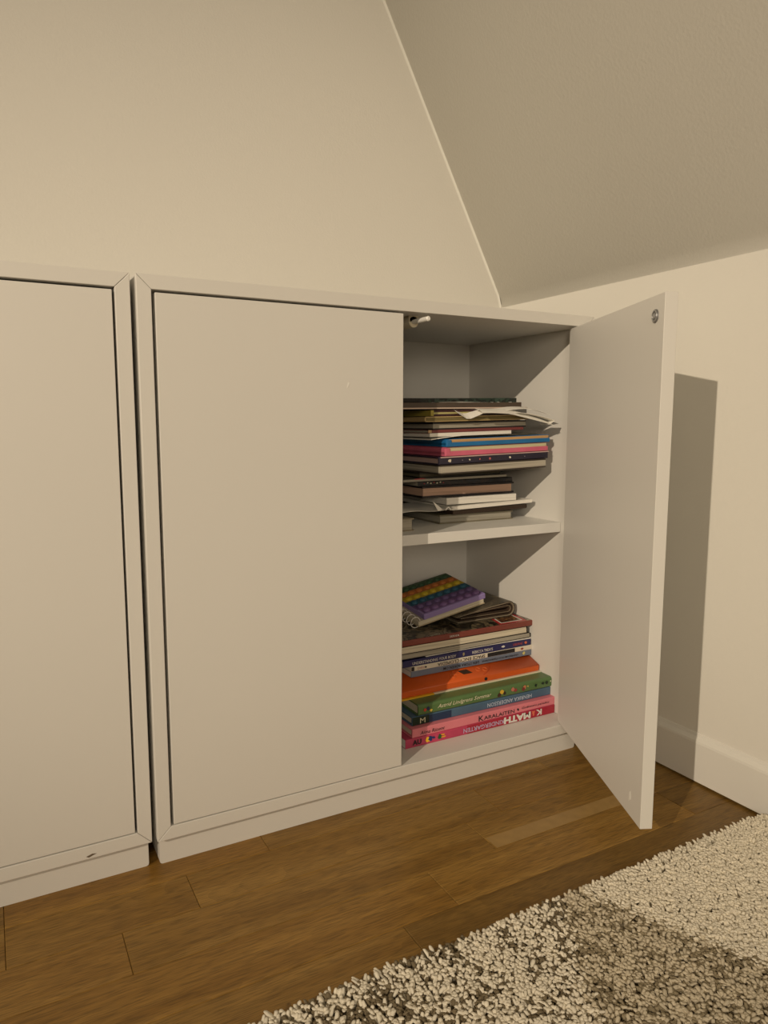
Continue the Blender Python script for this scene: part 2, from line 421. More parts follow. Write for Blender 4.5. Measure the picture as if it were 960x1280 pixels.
def book(name, label, cat, xl, xr, y, z, h, dz=0.0, depth=.2, style='spine', cover=None, pages=None, hard=True, yaw=0.0,
         bend=None, over=None, group=None, spine_r=None, b=None):
    w = xr-xl
    root = tag(empty(name, (xl, y, z)), label, cat, group)
    root.rotation_euler = (0, -math.asin(dz/w) if dz else 0, yaw)
    b = b if b is not None else (.0022 if hard else .0007)
    ov = over if over is not None else (.0028 if hard else .0)
    n = 14 if bend else 1
    if style in ('spine', 'pages'):
        front = style == 'spine'
        r = spine_r if spine_r is not None else min(h*.30, .0035) if hard else .0009
        r = min(r, h*.49)
        link('cover', extrude_profile('cover', cover_profile(depth, h, b, r, front), 'x', 0, w, 0, n, bend), cover, root)
        ya, yb = (b+.0008, depth-ov) if front else (ov, depth-b-.0008)
        q = [(ya, b+.00005), (yb, b+.00005), (yb, h-b-.00005), (ya, h-b-.00005)]
        link('pages', extrude_profile('pages', q, 'x', ov+.0002, w-ov-.0002, 0, n, bend), pages, root)
    elif style == 'side':      # spine on the right-hand end
        r = spine_r if spine_r is not None else min(h*.35, .003)
        r = min(r, h*.49)
        q = cover_profile(w, h, b, r, False)
        link('cover', extrude_profile('cover', q, 'y', 0, depth), cover, root)
        link('pages', extrude_profile('pages', [(ov, b+.00005), (w-b-.0008, b+.00005), (w-b-.0008, h-b-.00005), (ov, h-b-.00005)], 'y', ov+.0002, depth-ov-.0002), pages, root)
    elif style == 'left':      # spine on the left-hand end
        r = spine_r if spine_r is not None else min(h*.35, .003)
        r = min(r, h*.49)
        q = cover_profile(w, h, b, r, True)
        link('cover', extrude_profile('cover', q, 'y', 0, depth), cover, root)
        link('pages', extrude_profile('pages', [(b+.0008, b+.00005), (w-ov, b+.00005), (w-ov, h-b-.00005), (b+.0008, h-b-.00005)], 'y', ov+.0002, depth-ov-.0002), pages, root)
    return root

def blot(name, parent, m, x, z, sx, sz, y=-.0007, n=9, seed=0):
    rr = random.Random(seed)
    pts = [(x+sx*.5*(.6+.5*rr.random())*cos(2*pi*i/n), z+sz*.5*(.6+.5*rr.random())*sin(2*pi*i/n)) for i in range(n)]
    return scuff(name, pts, y, m, parent, .0)

ZS = ZB+T        # cabinet floor
# --- lower compartment, from the bottom up
M_MAG = mat('magenta_gloss', lin(190, 66, 100), .35, (25, .15)); M_RED = mat('crimson_gloss', lin(170, 36, 58), .35)
bk = book('workbook', 'magenta and red kindergarten workbook lying at the bottom of the lower stack', 'book', .391, .698, .046, ZS+.0001, .0149, style='spine', cover=M_MAG, pages=M_WHITEP, hard=False, depth=.215, spine_r=.001)
box('red_band', .118, .3066, -.0004, .0006, .0006, .0145, M_RED, bk)
lettering('KINDERGARTEN', bk, mat('lilac_ink', lin(190, 168, 200), .5), .110, .0032, .084, .0076, y=-.0008, flip=True, bold=.02)
lettering('MATH', bk, M_INKW, .194, .0016, .058, .0118, y=-.0008, flip=True, bold=.05)
lettering('&', bk, mat('salmon_ink', lin(230, 120, 90), .5), .2545, .004, .007, .009, y=-.0008, flip=True, bold=.03)
lettering('K', bk, M_INKW, .264, .003, .013, .0105, y=-.0008, flip=True, bold=.03)
lettering('AU', bk, M_INKK, .0125, .0035, .0165, .0085, y=-.0008, bold=.04)
for i, (c, x, z, sx, sz) in enumerate([((240, 190, 40), .041, .008, .009, .011), ((30, 50, 110), .046, .0085, .010, .010), ((30, 50, 110), .052, .009, .006, .004),
                                       ((40, 90, 50), .064, .008, .008, .011), ((235, 180, 40), .070, .0105, .009, .0025), ((235, 180, 40), .071, .0065, .010, .0025)]):
    blot('spine_picture', bk, mat('ink_%d_%d_%d' % c, lin(*c), .5), x, z, sx, sz, y=-.0007-.0001*i, seed=i)

M_PINK = mat('pink_cloth_board', lin(224, 130, 142), .45, (18, .05))
bk = book('novel', 'pink hardback novel lying on the magenta workbook', 'book', .404, .6983, .047, ZS+.0148, .0146, style='spine', cover=M_PINK, pages=M_CREAM, depth=.205, spine_r=.0016)
lettering('ARALAITEN', bk, M_INKK, .1395, .0028, .0645, .0064, y=-.0008, bold=.005)
lettering('K', bk, M_INKK, .1285, .0022, .010, .0092, y=-.0009, bold=.005)
blot('emblem', bk, M_INKK, .212, .0068, .005, .005, seed=4)
lettering('Gudinnans paradox', bk, M_INKK, .220, .0048, .062, .0052, y=-.0008, shear=.25)
lettering('Alma Räsent', bk, M_INKK, .014, .0034, .047, .0058, y=-.0008, shear=.3)

M_BLUEG = mat('steel_blue_board', lin(76, 106, 132), .45, (20, .12)); M_DGREEN = mat('dark_green_board', lin(22, 46, 34), .45)
bk = book('storybook', 'steel blue hardback with dark green corner between pink and green books', 'book', .410, .697, .0575, ZS+.0294, .0150, style='spine', cover=M_BLUEG, pages=M_CREAM, depth=.19, spine_r=.0018)
box('green_corner', .0004, .032, -.0004, .0008, .0008, .0142, M_DGREEN, bk)
box('navy_band', .0325, .075, -.0003, .0008, .0016, .0134, mat('navy_band', lin(38, 60, 92), .45), bk)
lettering('HENRIKA ANDERSSON', bk, mat('pale_blue_ink', lin(190, 205, 225), .5), .148, .0035, .096, .0068, y=-.0008, flip=True, bold=.01)
lettering('M', bk, M_INKC, .014, .003, .010, .0085, y=-.0010, bold=.0)

M_GREEN = mat('leaf_green_board', lin(88, 120, 72), .4, (22, .1))
bk = book('anthology', 'thick green hardback with cream title and tiny painted figures', 'book', .4205, .6985, .056, ZS+.0444, .0188, style='spine', cover=M_GREEN, pages=M_CREAM, depth=.20, spine_r=.0045)
lettering('Astrid Lindgrens Sommar', bk, M_INKC, .036, .0055, .108, .0085, y=-.0008, shear=.35, bold=.006)
for i, (c, x, z, s) in enumerate([((200, 70, 50), .012, .009, .006), ((40, 50, 90), .018, .010, .008), ((240, 210, 90), .0235, .007, .005),
                                  ((220, 180, 60), .166, .011, .010), ((70, 40, 30), .161, .0065, .008), ((50, 40, 30), .172, .008, .007),
                                  ((190, 120, 100), .190, .0115, .008), ((150, 60, 60), .196, .009, .007), ((200, 130, 90), .216, .011, .008),
                                  ((120, 50, 50), .213, .008, .008), ((180, 170, 90), .223, .0115, .004), ((20, 40, 30), .241, .010, .006),
                                  ((20, 40, 30), .257, .0105, .006), ((30, 50, 30), .2655, .0105, .007), ((220, 220, 190), .2745, .0118, .003)]):
    blot('painted_figure', bk, mat('ink_%d_%d_%d' % c, lin(*c), .5), x, z, s, s, y=-.0008-.00006*i, seed=20+i)

# orange box-like book: swelling top board, cream lower board
def orange_book():
    x0, y0, z0 = .406, .0865, ZS+.0630
    w, dep = .2885, .175
    root = tag(empty('activity_book', (x0, y0, z0)), 'bulging orange activity book with cream lower board on green hardback', 'book')
    mo = mat('orange_board', lin(214, 94, 34), .42, (14, .06))
    prof_ = [(.002, .0022), (.0, .004), (.0, .0125), (.0012, .0142), (.014, .0188), (.027, .0232), (.045, .0246), (dep, .0246), (dep, .0022)]
    me = extrude_profile('orange_lid', prof_, 'x', 0, w)
    for f in me.polygons: f.use_smooth = abs(f.normal.x) < .5 and f.normal.z > .5
    lid = link('orange_lid', me, mo, root)
    box('lower_board', -.002, w+.003, -.003, dep, 0, .0022, mat('cream_board', (.72, .68, .52, 1), .6), root, .0005)
    box('yellow_edge', -.0022, .062, -.0034, .002, -.00005+.0001, .0024, mat('yellow_board', lin(232, 180, 40), .5), root)
    link('eyelet', cyl_me('eyelet', (.170, -.0006, .0078), (.170, .001, .0078), .0030, .0030, 14), M_INKK, root)
    # picture printed on the sloping part: dark bar and pale rings
    def on_top(x, s): return (x, .0012+s*(.0258), .0142+s*.0092+.0006)
    def patch(nm, xa, xb, sa, sb, m, sk=.006):
        q = [on_top(xa, sa), on_top(xb, sa), on_top(xb-sk, sb), on_top(xa-sk, sb)]
        nrm_ = Vector((0, -.33, .94))*.0008
        vs_ = [Vector(v) for v in q] + [Vector(v)-nrm_ for v in q]
        link(nm, mesh(nm, vs_, [(0, 1, 2, 3), (4, 5, 6, 7)] + [(i, (i+1) % 4, 4+(i+1) % 4, 4+i) for i in range(4)]), m, root)
    patch('printed_bar', .132, .150, .42, .82, mat('ink_60_40_25', lin(60, 40, 25), .5))
    mr_ = mat('pale_orange_ink', lin(226, 120, 60), .5)
    for cx, s in ((.110, .45), (.118, .7), (.165, .62), (.178, .5)):
        ring = [on_top(cx+.0045*cos(2*pi*i/14), s+.17*sin(2*pi*i/14)) for i in range(14)]
        link('printed_ring', tube_me('printed_ring', ring, .0005, 5, True), mr_, root)
    seam = [on_top(.196-.03*(1-s)**2, s*1.0) for s in (0, .2, .4, .6, .8, 1.0)]
    link('panel_seam', tube_me('panel_seam', seam, .0005, 5), mat('dark_orange_ink', lin(190, 72, 18), .5), root)
orange_book()
z = ZS+.0630+.0246
M_GBLUE = mat('grey_blue_card', lin(112, 122, 142), .45, (20, .06))
bk = book('science_book', 'slim grey blue paperback lying on the orange book', 'book', .4400, .6975, .112, z, .0104, style='spine', cover=M_GBLUE, pages=M_WHITEP, hard=False, depth=.19)
lettering('DEN STORA BOKEN OM', bk, M_INKK, .064, .003, .075, .0048, y=-.0008, flip=True, bold=.01)
lettering('UNIVERSUM OCH STJÄRNORNA', bk, M_INKK, .145, .003, .082, .0048, y=-.0008, flip=True, bold=.01)
blot('emblem', bk, mat('ink_210_200_120', lin(210, 200, 120), .5), .240, .0055, .006, .007, seed=5)
z += .0104
bk = book('space_encyclopedia', 'thin white paperback with black panel on its spine', 'book', .4400, .6985, .112, z, .0086, style='spine', cover=mat('off_white_card', (.72, .67, .56, 1), .45), pages=M_WHITEP, hard=False, depth=.19)
box('black_panel', .158, .219, -.0004, .0006, .0008, .0078, M_INKK, bk)
box('black_end', .0004, .006, -.0004, .0006, .0008, .0078, M_INKK, bk)
lettering('SPACE ENCYCLOPEDIA', bk, M_INKK, .052, .0014, .100, .0058, y=-.0008, flip=True, bold=.005)
lettering('SCIENCE', bk, mat('ink_150_40_40', lin(150, 40, 40), .5), .012, .0026, .014, .0034, y=-.0008, flip=True)
blot('emblem', bk, M_INKK, .0285, .0042, .0045, .0034, seed=6)
blot('emblem', bk, mat('ink_150_70_50', lin(150, 70, 50), .5), .236, .0045, .008, .005, seed=8)
z += .0086
M_NAVY = mat('navy_card', lin(40, 40, 92), .4, (20, .12))
bk = book('body_book', 'navy paperback with white lettering above the white one', 'book', .4240, .6960, .112, z, .0114, style='spine', cover=M_NAVY, pages=M_WHITEP, hard=False, depth=.19)
lettering('UNDERSTANDING YOUR BODY', bk, M_INKW, .018, .0030, .088, .0048, y=-.0008, bold=.005)
blot('emblem', bk, mat('ink_150_140_110', lin(150, 140, 110), .5), .122, .0056, .005, .008, seed=9)
lettering('REBECCA TREAYS', bk, M_INKW, .140, .0034, .045, .0050, y=-.0008, bold=.005)
blot('emblem', bk, M_INKW, .208, .0064, .010, .0042, seed=10)
lettering('USBORNE', bk, mat('ink_190_80_80', lin(190, 80, 80), .5), .230, .0042, .022, .0042, y=-.0008)
blot('emblem', bk, mat('ink_210_110_80', lin(210, 110, 80), .5), .260, .0064, .007, .0055, seed=12)
z += .0114
sw = lambda x, y: .0042*sin(pi*min(max(x/.275, 0), 1))**1.3
bk = book('leaflet', 'thin pale leaflet with dog-eared right corner above the navy paperback', 'leaflet', .470, .6975, .114, z, .0022, style='pages', cover=M_PAPER, pages=M_WHITEP, hard=False, depth=.18, b=.0004, bend=lambda x, y: .0012*sin(pi*min(max((x+.05)/.275, 0), 1)))
z += .0024
bk = book('paperback', 'fat grey-paged paperback with black spine under the brown comic', 'book', .4200, .6965, .1135, z, .0095, style='side', cover=mat('black_card', (.02, .02, .018, 1), .4), pages=M_GREYP, hard=False, depth=.19, over=.0003)
# gentle swell of the soft books
for ch in bk.children:
    pass
z2 = z + .0096
bk = book('comic_album', 'cream-paged soft comic album sagging under the brown comic', 'book', .4180, .6880, .1130, z2, .0125, style='side', cover=mat('brown_card', lin(60, 46, 40), .4), pages=M_CREAM, hard=False, depth=.19, over=.0003)
z3 = z2+.0126
M_COMIC = print_mat('comic_print', [lin(30, 28, 24), lin(66, 60, 46), lin(24, 26, 22), lin(120, 108, 84), lin(40, 34, 28), lin(150, 142, 120), lin(96, 40, 34)], 30)
M_MAROON = mat('maroon_card', lin(126, 62, 52), .4, (30, .1))
bk = book('comic_magazine', 'brown-edged comic magazine with busy dark cover and red picture frame', 'magazine', .4180, .6985, .1120, z3, .0105, style='spine', cover=M_MAROON, pages=M_CREAM, hard=False, depth=.19, spine_r=.002)
box('cover_picture', .002, .2795, .0022, .188, .0102, .0107, M_COMIC, bk)
lettering('SERIER', bk, M_INKW, .098, .004, .020, .0032, y=-.0008)
# red frame with its pale rule and inner picture
def frame_on(bk, c4, zz):
    me_r = mat('red_ink', lin(186, 40, 44), .35)
    ctr = Vector((sum(c[0] for c in c4)/4, sum(c[1] for c in c4)/4))
    def quad(nm, k, dzz, m):
        q = [ctr + (Vector(c)-ctr)*k for c in c4]
        vs_ = [(v.x, v.y, zz+dzz) for v in q] + [(v.x, v.y, zz-.0004) for v in q]
        link(nm, mesh(nm, vs_, [(0, 1, 2, 3), (4, 5, 6, 7)] + [(i, (i+1) % 4, 4+(i+1) % 4, 4+i) for i in range(4)]), m, bk)
    quad('red_frame', 1.0, .0001, me_r); quad('pale_rule', .80, .0002, M_INKW)
    quad('framed_picture', .70, .0003, print_mat('frame_print', [lin(40, 26, 20), lin(110, 70, 40), lin(60, 34, 24), lin(150, 110, 60), lin(40, 40, 26)], 90))
frame_on(bk, [(.208, .003), (.270, .003), (.277, .060), (.222, .060)], .0107)
ZC = z3+.0112

# folded-over magazine behind: leaves bent back round a soft fold at its right end
def folded_magazine():
    x0, y0, z0 = .555, .150, ZC
    root = tag(empty('folded_magazine', (x0, y0, z0)), 'dark magazine folded double, its curved fold toward the cabinet side', 'magazine')
    w = .136
    def ribbon(nm, rad, th, xa_lo, xa_hi, m, y_in=0., dep=.115):
        zc = .0150; n = 10
        path = [(xa_lo, zc-rad+.0)]
        path += [(w-.017, zc-rad)]
        for i in range(1, n): a = -pi/2 + pi*i/n; path.append((w-.017+rad*.95*cos(a), zc+rad*sin(a)))
        path += [(w-.017, zc+rad), ((w-.017)*.6, zc+rad*.62), (xa_hi, zc-rad*.12)]
        inner = []
        for i, (a, b) in enumerate(path):
            pa = Vector(path[max(i-1, 0)]); pb = Vector(path[min(i+1, len(path)-1)])
            d = (pb-pa).normalized(); nn = Vector((-d.y, d.x)); inner.append((a+nn.x*th, b+nn.y*th))
        pr = path + inner[::-1]
        me = extrude_profile(nm, pr, 'y', y_in, dep)
        return link(nm, me, m, root)
    ribbon('outer_cover', .0148, .0007, .0, .0, print_mat('mag_print', [lin(70, 64, 52), lin(104, 96, 80), lin(84, 76, 62), lin(60, 56, 48)], 16))
    for i, (rd, m) in enumerate(((.0128, mat('dull_leaf', lin(150, 138, 118), .6)), (.0098, mat('brown_leaf', lin(70, 54, 42), .6)), (.0066, mat('dull_leaf2', lin(120, 106, 88), .6)), (.0038, mat('brown_leaf', lin(70, 54, 42), .6)))):
        ribbon('leaf', rd, .0008 if i % 2 else .0011, .004+.004*i, .003+.003*i, m, .001*i)
folded_magazine()

# pop-it notebook: silicone pad of coloured bubbles on a ring-bound pad, leaning on the folded magazine
def popit():
    O_ = Vector((.4845, .160, ZC+.0040))
    X_ = (Vector((.628, .160, .2445)) - Vector((.4845, .160, .2185))).normalized()
    Yd = Vector((-.040, .122, .0068)); Yd = (Yd - X_*Yd.dot(X_)).normalized()
    Z_ = X_.cross(Yd)
    Y_ = Yd
    root = tag(empty('notebook', O_), 'ring-bound notebook with a rainbow pad of press bubbles, leaning on folded magazine', 'notebook')
    root.matrix_world = Matrix(((X_.x, Y_.x, Z_.x, O_.x), (X_.y, Y_.y, Z_.y, O_.y), (X_.z, Y_.z, Z_.z, O_.z), (0, 0, 0, 1)))
    w, d = .146, .127
    box('pages', 0, w-.004, .001, d-.001, .0005, .0085, M_CREAM, root, .0004)
    box('back_board', -.001, w-.003, 0, d, -.0008, .0005, mat('board_tan', (.5, .42, .28, 1), .7), root)
    lil = mat('lilac_silicone', lin(150, 132, 190), .55)
    px0 = .012
    pad = link('bubble_pad', box_me('bubble_pad', px0, w, 0, d, .0085, .0190, .0012), lil, root)
    cols = [(124, 96, 150), (104, 84, 134), (40, 92, 118), (196, 172, 40), (186, 112, 50), (52, 84, 56)]
    nm = ['violet', 'plum', 'teal', 'yellow', 'orange', 'green']
    rows = len(cols); ph = (d-.006)/rows; ncol = 7; pw = (w-px0-.008)/ncol
    for r_ in range(rows):
        mm = mat(nm[r_]+'_silicone', lin(*cols[r_]), .55)
        ya = .003+r_*ph
        strip = link('bubble_row', box_me('bubble_row', px0+.0008 if r_ else px0+.004, w-.0008 if r_ else w-.004, ya if r_ else ya+.001, ya+ph if r_ < rows-1 else d+.0003, .0150, .0194, .0004), mm, pad)
        # one dome mesh per colour, pressed or standing
        vs_, fs = [], []
        RI = 4; NS = 12; rad = min(ph, pw)*.40
        for i in range(RI+1):
            a = pi/2*i/RI
            for j in range(NS): vs_.append((rad*cos(a)*cos(2*pi*j/NS), rad*cos(a)*sin(2*pi*j/NS), rad*.62*sin(a)))
        for i in range(RI):
            for j in range(NS): fs.append((i*NS+j, i*NS+(j+1) % NS, (i+1)*NS+(j+1) % NS, (i+1)*NS+j))
        dome = mesh('bubble', vs_, fs, True); dome.materials.append(mm)
        for c_ in range(ncol):
            b_ = link('bubble', dome, None, pad)
            b_.location = (px0+.004+pw*(c_+.5), ya+ph*.5, .0192)
    # ring binding on the left edge
    mw = mat('ring_wire', (.78, .76, .70, 1), .35)
    for k in range(9):
        yy = .004 + k*.0142
        pts = [(-.0045+.0095*cos(a_), yy+.0006*sin(a_), .0080+.0095*sin(a_)) for a_ in [2*pi*i/18 for i in range(18)]]
        link('ring', tube_me('ring', pts, .0008, 5, True), mw, root)
popit()

# --- upper compartment, from the shelf up
S0 = SH_Z
def cv(nm, *c, rough=.4): return mat(nm, lin(*c), rough, (24, .12))
bk = book('photo_album', 'grey hardback album lying directly on the white shelf', 'book', .500, .655, .122, S0+.0001, .0151, depth=.185, style='pages', cover=cv('grey_board', 118, 112, 94), pages=M_GREYP, over=.0022)
bk = book('brochure', 'dark brown brochure poking out above the grey album', 'brochure', .524, .683, .117, S0+.0152, .0080, dz=.0030, depth=.18, style='side', cover=cv('dark_brown_card', 52, 42, 34), pages=mat('brown_leaf', lin(70, 54, 42), .6), hard=False)
bk = book('white_booklet', 'white stapled booklet with its fold at the right, under the white pad', 'booklet', .512, .684, .104, S0+.0250, .0062, dz=.0045, depth=.19, style='side', cover=M_PAPER, pages=M_WHITEP, hard=False, over=.0002)
bk = book('paper_pad', 'thick white paper pad between stapled booklet and pink-paged book', 'pad', .503, .649, .106, S0+.0344, .0112, dz=.0012, depth=.18, style='pages', cover=M_PAPER, pages=M_WHITEP, hard=False)
bk = book('dark_hardback', 'black hardback with pinkish page edges above the white pad', 'book', .459, .648, .112, S0+.0470, .0190, dz=.0012, depth=.19, style='pages', cover=cv('near_black_board', 26, 20, 24), pages=M_PINKP, over=.0030, b=.0030)
bk = book('dark_magazine', 'dark blue black magazine with specks of white print', 'magazine', .452, .646, .114, S0+.0662, .0080, dz=.0010, depth=.19, style='spine', cover=print_mat('dark_mag_print', [lin(16, 20, 28), lin(22, 28, 38), lin(14, 16, 20), lin(40, 30, 30), lin(18, 26, 34)], 60), pages=M_GREYP, hard=False)
for i in range(7): blot('print_speck', bk, M_INKC if i % 3 else mat('ink_150_40_40', lin(150, 40, 40), .5), .012+i*.0062, .0045+.0012*(i % 2), .0032, .0022, seed=60+i)
bk = book('grey_magazine', 'thin grey magazine reaching left behind the shut door', 'magazine', .420, .628, .107, S0+.0744, .0046, dz=.0026, depth=.20, style='pages', cover=cv('grey_card', 96, 92, 84), pages=M_GREYP, hard=False)
blot('red_print', bk, mat('ink_160_60_66', lin(160, 60, 66), .5), .030, .0046, .034, .0024, y=-.0003, seed=71)
bk = book('olive_paperback', 'small black and olive paperback above the thin grey magazine', 'book', .455, .618, .114, S0+.0792, .0096, dz=.0022, depth=.18, style='pages', cover=cv('olive_black_card', 34, 32, 24), pages=page_mat('olive_pages', (.13, .115, .075, 1), .6), hard=False, b=.0028)
bk = book('catalogue', 'wide grey-paged catalogue beneath the navy dotted book', 'book', .4585, .6715, .0570, S0+.0890, .0146, dz=.0062, depth=.20, style='pages', cover=cv('grey_brown_card', 62, 54, 48), pages=page_mat('grey_white_pages', (.50, .46, .38, 1), .6, 500), hard=False, b=.0022)
bk = book('dotted_book', 'navy hardback with white dots along its spine', 'book', .4560, .6765, .0580, S0+.1040, .0126, dz=.0062, depth=.20, style='spine', cover=cv('navy_violet_board', 44, 40, 58), pages=page_mat('pale_pink_pages', (.62, .45, .42, 1), .7), spine_r=.002)
for i, (x, s, c) in enumerate([(.020, .0065, (220, 210, 190)), (.058, .0035, (230, 220, 200)), (.078, .003, (220, 120, 120)), (.098, .0048, (205, 110, 110)), (.139, .0044, (235, 228, 210)), (.170, .002, (150, 140, 150)), (.044, .002, (150, 140, 150))]):
    blot('white_dot', bk, mat('ink_%d_%d_%d' % c, lin(*c), .5), x, .0058, s, s*.9, seed=80+i)
box('pale_edge', .003, .222, -.0004, .0006, .0108, .0124, page_mat('pale_pink_pages', (.62, .45, .42, 1), .7), bk)
def two_tone(name, label, xl, xr, y, z, h, dz, col, pages, split):
    """thick lower board with a capped left end, pale leaves above"""
    w = xr-xl; dep = .20
    root = tag(empty(name, (xl, y, z)), label, 'book'); root.rotation_euler = (0, -math.asin(dz/w), 0)
    link('lower_board', box_me('lower_board', 0, w, 0, dep, 0, h*split, .0012), col, root)
    link('corner', box_me('corner', 0, .011, -.0003, dep, .0004, h*.93, .0022), col, root)
    box('pages', .006, w-.003, .0012, dep-.002, h*split-.001, h-.0008, pages, root)
    link('upper_board', box_me('upper_board', .002, w-.001, .002, dep, h-.0010, h, .0004), col, root)
    return root
two_tone('pink_book', 'bright pink hardback with cream page edges under the blue book', .4670, .6765, .0580, S0+.1172, .0142, .0060, cv('rose_board', 214, 106, 132), page_mat('straw_pages', (.66, .60, .38, 1), .75), .56)
two_tone('blue_book', 'bright blue hardback with tan page edges above the pink book', .4680, .6785, .0560, S0+.1320, .0122, .0060, cv('azure_board', 32, 112, 170), M_TANP, .58)
bk = book('olive_magazine', 'limp olive grey magazine lying on the blue book', 'magazine', .5000, .6750, .0850, S0+.1456, .0022, dz=.0050, depth=.18, style='pages', cover=cv('olive_grey_card', 92, 88, 72), pages=M_GREYP, hard=False)
bk = book('white_paperback', 'white-paged paperback with a loose lower sheet near the blue book', 'book', .4410, .6000, .0620, S0+.1478, .0056, dz=.0044, depth=.19, style='pages', cover=M_PAPER, pages=M_WHITEP, hard=False, b=.0005)
# its loose bottom sheet, drooping at the left end
vs_, fs = [], []
for i in range(9):
    t_ = i/8
    for yy in (0.0, .12):
        for s in (0, 1): vs_.append((.002+t_*.055, yy-.0005, -.0002-.0046*(1-t_)**1.3 + (.0007 if s else 0) + .0008*(1-t_)*(s)))
for i in range(8):
    a, b_ = i*4, (i+1)*4
    fs += [(a, a+1, b_+1, b_), (a+2, b_+2, b_+3, a+3), (a+1, a+3, b_+3, b_+1), (a, b_, b_+2, a+2)]
fs += [(0, 2, 3, 1), (32, 33, 35, 34)]
link('loose_sheet', mesh('loose_sheet', vs_, fs), M_PAPER, bk)
bk = book('maroon_booklet', 'thin maroon booklet resting on the white-paged paperback', 'booklet', .4380, .6250, .0620, S0+.1536, .0048, dz=.0050, depth=.19, style='spine', cover=cv('maroon_dull_card', 120, 58, 58), pages=M_GREYP, hard=False)
box('pale_corner', .0002, .006, -.0003, .002, .0004, .0047, mat('ink_190_160_120', lin(190, 160, 120), .5), bk)
bk = book('grey_journal', 'grey-paged journal with black covers above the maroon booklet', 'magazine', .4480, .6320, .0640, S0+.1588, .0110, dz=.0048, depth=.19, style='pages', cover=cv('charcoal_card', 34, 30, 30), pages=M_GREYP, hard=False, b=.0022)
bk = book('tan_folder', 'tan folder with a rounded left edge in the upper stack', 'folder', .4280, .6300, .0560, S0+.1708, .0080, dz=.0050, depth=.20, style='left', cover=cv('tan_card', 178, 154, 106), pages=page_mat('olive_tan_pages', (.20, .16, .07, 1), .6), hard=False, b=.0014)
bk = book('yellow_notebook', 'purple black notebook with yellow page edges on the tan folder', 'notebook', .4420, .6000, .0610, S0+.1796, .0092, dz=.0041, depth=.19, style='left', cover=cv('aubergine_card', 60, 30, 34), pages=M_YELP, hard=False, b=.0030, over=.0004)
box('yellow_spine', -.0003, .0050, -.0004, .190, .0004, .0092, mat('ink_170_156_70', lin(170, 156, 70), .5), bk)
bk = book('brown_magazine', 'brown grey magazine with pale lower edge near the top of stack', 'magazine', .3900, .6180, .0600, S0+.1898, .0100, dz=.0040, depth=.21, style='spine', cover=cv('brown_grey_card', 76, 64, 54), pages=M_GREYP, hard=False)
box('pale_edge', .0005, .239, -.0004, .0006, .0002, .0022, mat('ink_200_180_165', lin(200, 180, 165), .5), bk)
bk = book('green_magazine', 'dark green magazine lying on the very top of the upper stack', 'magazine', .455, .652, .1150, S0+.2008, .0082, dz=.0040, depth=.19, style='spine', cover=print_mat('green_mag_print', [lin(20, 28, 24), lin(40, 60, 50), lin(24, 34, 30), lin(60, 80, 70), lin(18, 22, 20)], 50), pages=M_GREYP, hard=False)
for i in range(8): blot('print_speck', bk, M_INKW, .025+i*.022+(i % 3)*.004, .0008, .009, .0016, seed=90+i)
bk = book('black_magazine', 'small black magazine at the left of the dark green one', 'magazine', .360, .4540, .1120, S0+.2005, .0070, dz=.0015, depth=.17, style='spine', cover=cv('black_ink_card', 22, 20, 16), pages=M_GREYP, hard=False)
bk = book('grey_paperback', 'grey paperback whose end shows beside the shut door on the shelf', 'book', .280, .4240, .0800, S0+.0001, .0200, depth=.16, style='pages', cover=cv('pale_grey_card', 142, 132, 112), pages=page_mat('pale_grey_pages', (.46, .42, .34, 1), .7), over=.0022, b=.0020)

# --- loose sheets
def sheet(name, label, pts_grid, th=.0005, m=None, group=None):
    nr, nc = len(pts_grid), len(pts_grid[0])
    vs_ = [Vector(p_) for row in pts_grid for p_ in row]
    n0 = len(vs_); vs_ += [v + Vector((0, 0, th)) for v in vs_]
    fs = []
    for i in range(nr-1):
        for j in range(nc-1):
            a = i*nc+j; fs.append((a, a+1, a+nc+1, a+nc)); fs.append((n0+a, n0+a+nc, n0+a+nc+1, n0+a+1))
    def rim(seq):
        for a, b_ in zip(seq, seq[1:]): fs.append((a, b_, n0+b_, n0+a))
    rim([j for j in range(nc)]); rim([(nr-1)*nc+j for j in range(nc)][::-1]); rim([i*nc for i in range(nr)][::-1]); rim([i*nc+nc-1 for i in range(nr)])
    o = link(name, mesh(name, vs_, fs, False), m or M_PAPER)
    return tag(o, label, 'paper', group)
def grid(f, nu=15, nv=7): return [[f(i/(nu-1), j/(nv-1)) for i in range(nu)] for j in range(nv)]
zb_ = S0+.1895
# crumpled sheet whose front corner folds down, and two more that curl over the right edge of the stack
def top_of_brown(x): return S0+.1999+.0040*max(0, min(1, (x-.39)/.228))
def s1(u, v):
    x = .486+.176*u; y = .038+.070*v + .012*(1-v)*(1-u)
    z_ = top_of_brown(x)+.0012+.0006*sin(9*u) - .019*(1-v)**1.4*(.75+.25*sin(6*u)) - .013*max(0, u-.55)**1.3*2.2
    z_ -= .012*max(0, 1-v*1.4)*max(0, 1-abs(u-.10)/.16)
    return (x, y, z_)
sheet('loose_sheet', 'crumpled white sheet with a folded corner hanging over the tan folder', grid(s1, 25, 11))
def s2(u, v):
    x = .520+.146*u; y = .034+.020*v
    z_ = S0+.1925 - .008*(1-v)**1.5 - .020*max(0, u-.35)**1.25*1.7 + .0008*sin(7*u+3*v+1)
    return (x, y, z_)
sheet('loose_sheet', 'white sheet curling down at the right, under the crumpled one', grid(s2, 21, 6))
def s3(u, v):
    x = .590+.078*(u/.84 if u < .84 else 1-(u-.84)*1.0); y = .033+.024*v
    z_ = S0+.1858 - .0165*min(u, .84)**1.7 - (.040*(u-.84) if u > .84 else 0)
    return (x, y, z_)
sheet('loose_sheet', 'narrow white sheet curled back on itself at the right of stack', grid(s3, 21, 5))
